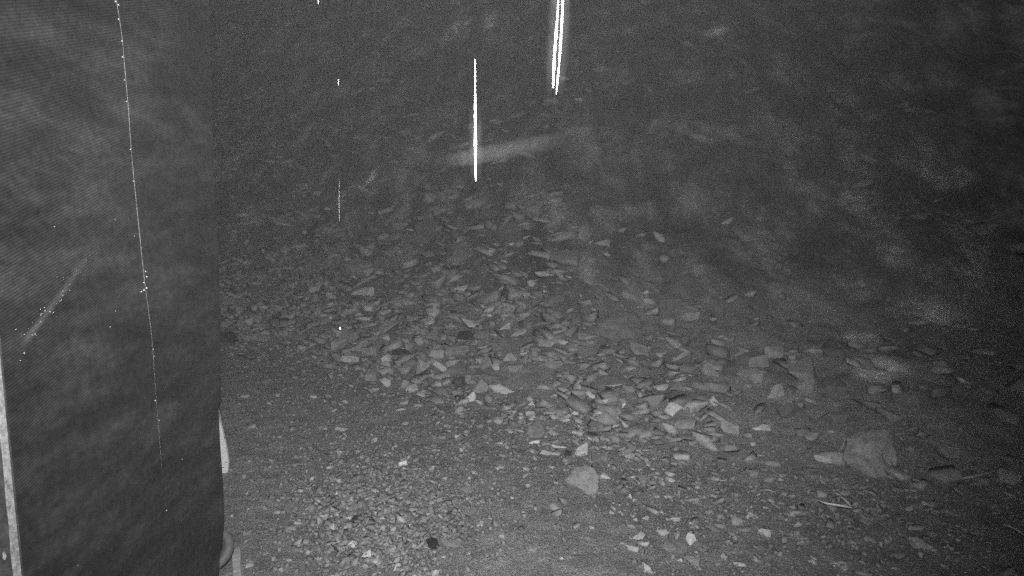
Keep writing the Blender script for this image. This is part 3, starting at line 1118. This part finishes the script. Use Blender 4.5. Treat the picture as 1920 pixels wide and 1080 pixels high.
def build_offcut():
    a, _ = ground_at(443, 1036)
    b, _ = ground_at(446, 1110)
    root = bpy.data.objects.new('timber_offcut', None)
    C.objects.link(root)
    root.location = b
    tag(root, 'pale timber offcut lying beside the round ring at bottom left', 'timber')
    ax = (b - a)
    ax.z = 0
    L = ax.length
    ax.normalize()
    sd = Vector((ax.y, -ax.x, 0))
    segs = [(0, .30, 0.052, 0.034), (.315, .62, 0.046, 0.036), (.635, 1.25, 0.048, 0.033)]
    for (s, e, w, h) in segs:
        bm = bmesh.new()
        bmesh.ops.create_cube(bm, size=1)
        bmesh.ops.scale(bm, verts=bm.verts, vec=(w, (e - s) * L, h))
        bmesh.ops.bevel(bm, geom=list(bm.edges), offset=0.003, segments=1, affect='EDGES')
        me = from_bm('board_piece', bm)
        o = link('board_piece', me, M_WOOD, root)
        c = a + ax * (L * (s + e) / 2) - b
        o.location = c + Vector((0, 0, h * 0.4))
        o.rotation_euler = (0, 0, math.atan2(ax.y, ax.x) - math.pi / 2)


build_offcut()


# ------------------------------------------------------------------ sticks and strips
def stick(pts, wpx, label, mat=None, name='stick', lift=0.02, cat='stick'):
    P = []
    rad = []
    for i, (px, py) in enumerate(pts):
        p, d = ground_at(px, py)
        P.append(p + Vector((0, 0, lift)))
        rad.append(wpx * 0.5 / FPX * d * (0.6 if i in (0, len(pts) - 1) else 1))
    base = P[0].copy()
    v, f = tube([p - base for p in P], rad, 7)
    o = link(name, mesh_of(name, v, f, True), mat or M_STICK)
    o.location = base
    return tag(o, label, cat, 'sticks and strips on the ground')


stick([(1533, 950), (1550, 956), (1575, 960), (1596, 964)], 4.5, 'bright bent strip lying in the lower right, dark hollow behind it', M_WHITE, 'bent_strip', 0.05, 'strip')
stick([(1568, 940), (1582, 948), (1594, 961)], 5, 'short grey strip joining the tip of the bright bent strip', M_STICK, 'bent_strip', 0.05, 'strip')
stick([(1880, 989), (1893, 992), (1906, 999), (1918, 1007)], 5, 'pale curved stick at the right edge, low in the picture', M_STICK)
stick([(1710, 904), (1718, 906), (1726, 906)], 4, 'short pale stick in the dark right of the big boulder')
stick([(1790, 904), (1830, 897), (1866, 888)], 7, 'grey branch leading up to the pale wedge slab at the right', M_WOOD)
stick([(1424, 924), (1440, 923), (1454, 928)], 3, 'thin pale twig in the yard left of the big boulder')
stick([(1622, 926), (1632, 928), (1642, 934)], 3, 'thin pale twig just below the big boulder')
stick([(1132, 726), (1150, 727), (1174, 723)], 4, 'pale twig along the front of the slab with a pale front edge')
stick([(1134, 728), (1141, 735), (1147, 740)], 4, 'short pale twig branching down from the twig before the pale-edged slab')
stick([(444, 668), (456, 671), (474, 677)], 4, 'dark twig lying by the sheet at the left of the yard', M_BARK)
stick([(621, 1026), (628, 1032), (634, 1038)], 5, 'short black stick among the gravel at the bottom', M_BARK)
stick([(601, 959), (625, 948), (632, 936)], 2.5, 'thin dark twig rising to the white upright chip', M_BARK)
stick([(1518, 1046), (1524, 1052), (1530, 1055)], 4, 'tiny bright sliver of wood near the bottom right', M_TRIM)
# upright white chip
p, d = ground_at(631, 935)
v, f = tube([p - p, Vector((0, 0.004, 0.022)), Vector((0, 0.012, 0.044))], [0.008, 0.0085, 0.006], 6)
o = link('white_chip', mesh_of('white_chip', v, f), M_WHITE)
o.location = p
tag(o, 'small white chip standing upright in the gravel at lower left', 'chip')


# ------------------------------------------------------------------ motion trails of raindrops close to the lens, given solid shape
def water(pts, wpx, depth, label):
    """raindrop motion trail shaped as a slender uneven tube at a fixed depth"""
    P = [at_depth(px, py, depth) for px, py in pts]
    y = P[0].y
    Q = []
    for a, b in zip(P, P[1:]):
        n = 8
        for i in range(n): Q.append(a.lerp(b, i / n))
    Q.append(P[-1])
    r = random.Random(int(pts[0][0]))
    rad = []
    for i, q in enumerate(Q):
        t = i / (len(Q) - 1)
        w = wpx[0] + (wpx[1] - wpx[0]) * t
        if len(wpx) > 2: w = np.interp(t, np.linspace(0, 1, len(wpx)), wpx)
        rad.append(max(0.0001, w * 0.5 / FPX * depth * r.uniform(0.72, 1.18)) * min(1, 0.5 + 6.0 * t, 0.5 + 14.0 * (1 - t)))
    base = Q[-1]
    v, f = tube([q - base for q in Q], rad, 10)
    o = link('rain_streak', mesh_of('rain_streak', v, f, True), M_WATER)
    o.location = base
    return tag(o, label, 'water drip', 'streaks of falling rain')


STREAK_A = water([(891, 111), (891, 180), (891, 230), (892, 340)], (2.0, 2.4, 4.8, 5.6, 4.4), 1.6, 'bright white streak of falling rain in the middle of the picture')
STREAK_B = water([(1048, -60), (1046, 20), (1040, 100), (1037, 165)], (3, 3.8, 5.0, 4.2), 1.45, 'left strand of the thick bright double streak of falling rain')
water([(1056, -60), (1054, 30), (1050, 100), (1043, 177)], (3, 4, 4.2, 2.4), 1.5, 'right strand of the thick bright double streak of falling rain')
water([(634, 148), (635, 160)], (0.7, 1.1), 2.2, 'tiny faint rain streak high up, left of the bright streak')
water([(636, 335), (636, 416)], (0.25, 0.3, 0.6), 3.2, 'long hair-thin rain streak left of the bright streak')
water([(596, -6), (597, 8)], (1.2, 1.5), 2.2, 'short rain streak cut by the top edge, left of centre')
water([(637, 613), (638, 618)], (3, 4), 2.6, 'tiny bright water drop in front of the left rubble')


# ------------------------------------------------------------------ blurred trail and streak glow, added as volumes, and haze filling the air
def volume_mat(name, dens, col, aniso=0.0):
    m = bpy.data.materials.new(name)
    m.use_nodes = True
    nt = m.node_tree
    nt.nodes.clear()
    out = nt.nodes.new('ShaderNodeOutputMaterial')
    v = nt.nodes.new('ShaderNodeVolumePrincipled')
    v.inputs['Color'].default_value = (col, col, col, 1)
    v.inputs['Density'].default_value = dens
    v.inputs['Anisotropy'].default_value = aniso
    nt.links.new(v.outputs[0], out.inputs['Volume'])
    return m


def soft_volume(name, p0, p1, D, rpx, dens, head=0.14, tail=0.75, parent=None, label=None):
    """volume standing in for blurred trail or streak glow; density fades towards its edges"""
    a, c = at_depth(*p0, D), at_depth(*p1, D)
    base = (a + c) / 2
    ax = (c - a).normalized()
    L = (c - a).length
    Rw = rpx / FPX * D
    n = 12
    v, f = tube([a - base + ax * (L * i / n) for i in range(n + 1)], [Rw * (0.45 + 0.55 * math.sin(math.pi * (0.08 + 0.84 * i / n))) for i in range(n + 1)], 16)
    m = volume_mat(name, 1.0, 0.95)
    nt = m.node_tree
    vol = [q for q in nt.nodes if q.type == 'PRINCIPLED_VOLUME'][0]
    tc = N(nt, 'ShaderNodeTexCoord').outputs['Object']
    cr = N(nt, 'ShaderNodeVectorMath', operation='CROSS_PRODUCT')
    nt.links.new(tc, cr.inputs[0])
    cr.inputs[1].default_value = ax / Rw
    ln = N(nt, 'ShaderNodeVectorMath', operation='LENGTH')
    nt.links.new(cr.outputs[0], ln.inputs[0])
    soft = ramp(nt, ln.outputs['Value'], [(0.0, 1.0), (0.6, 0.85), (1.0, 0.0)]).outputs[0]
    dt = N(nt, 'ShaderNodeVectorMath', operation='DOT_PRODUCT')
    nt.links.new(tc, dt.inputs[0])
    dt.inputs[1].default_value = ax / L
    ends = ramp(nt, mul(nt, dt.outputs['Value'], 0.5, 'ADD'), [(0.0, 0.0), (head, 1.0), (tail, 0.55), (1.0, 0.0)]).outputs[0]
    rag = ramp(nt, noise_tex(nt, tc, 22, 3, 0.6), [(0.3, 0.35), (0.7, 1.6)]).outputs[0]
    nt.links.new(mul(nt, mul(nt, mul(nt, soft, ends), rag), dens), vol.inputs['Density'])
    o = link(name, mesh_of(name, v, f, True), m, parent)
    o.location = base if parent is None else base - parent.location
    o['kind'] = 'stuff'
    if label: o['label'] = label
    return o


air_trail = soft_volume('blurred_trail', (836, 304), (1072, 257), 3.6, 19, 3.8, label='pale slanting blurred trail crossing behind the bright rain streak')  # blurred pale trail in the air, given shape as a volume
air_trail['category'] = 'trail'
soft_volume('streak_glow', (891, 190), (893, 352), 1.6, 15, 1.6, 0.3, 0.8, STREAK_A)  # halo of the bright streak, added as a scattering volume
soft_volume('streak_glow', (1053, -40), (1040, 186), 1.5, 24, 1.4, 0.1, 0.85, STREAK_B)  # added halo volume around the double streak

bm = bmesh.new()
bmesh.ops.create_cube(bm, size=1)
bmesh.ops.scale(bm, verts=bm.verts, vec=(170, 170, 44))
bmesh.ops.translate(bm, verts=bm.verts, vec=(0, 10, 18))
haze = link('haze', from_bm('haze', bm), volume_mat('night_haze', HAZE_DENSITY, 0.92))
tag(haze, 'pale night fog and drizzle filling the air', 'haze', kind='stuff')
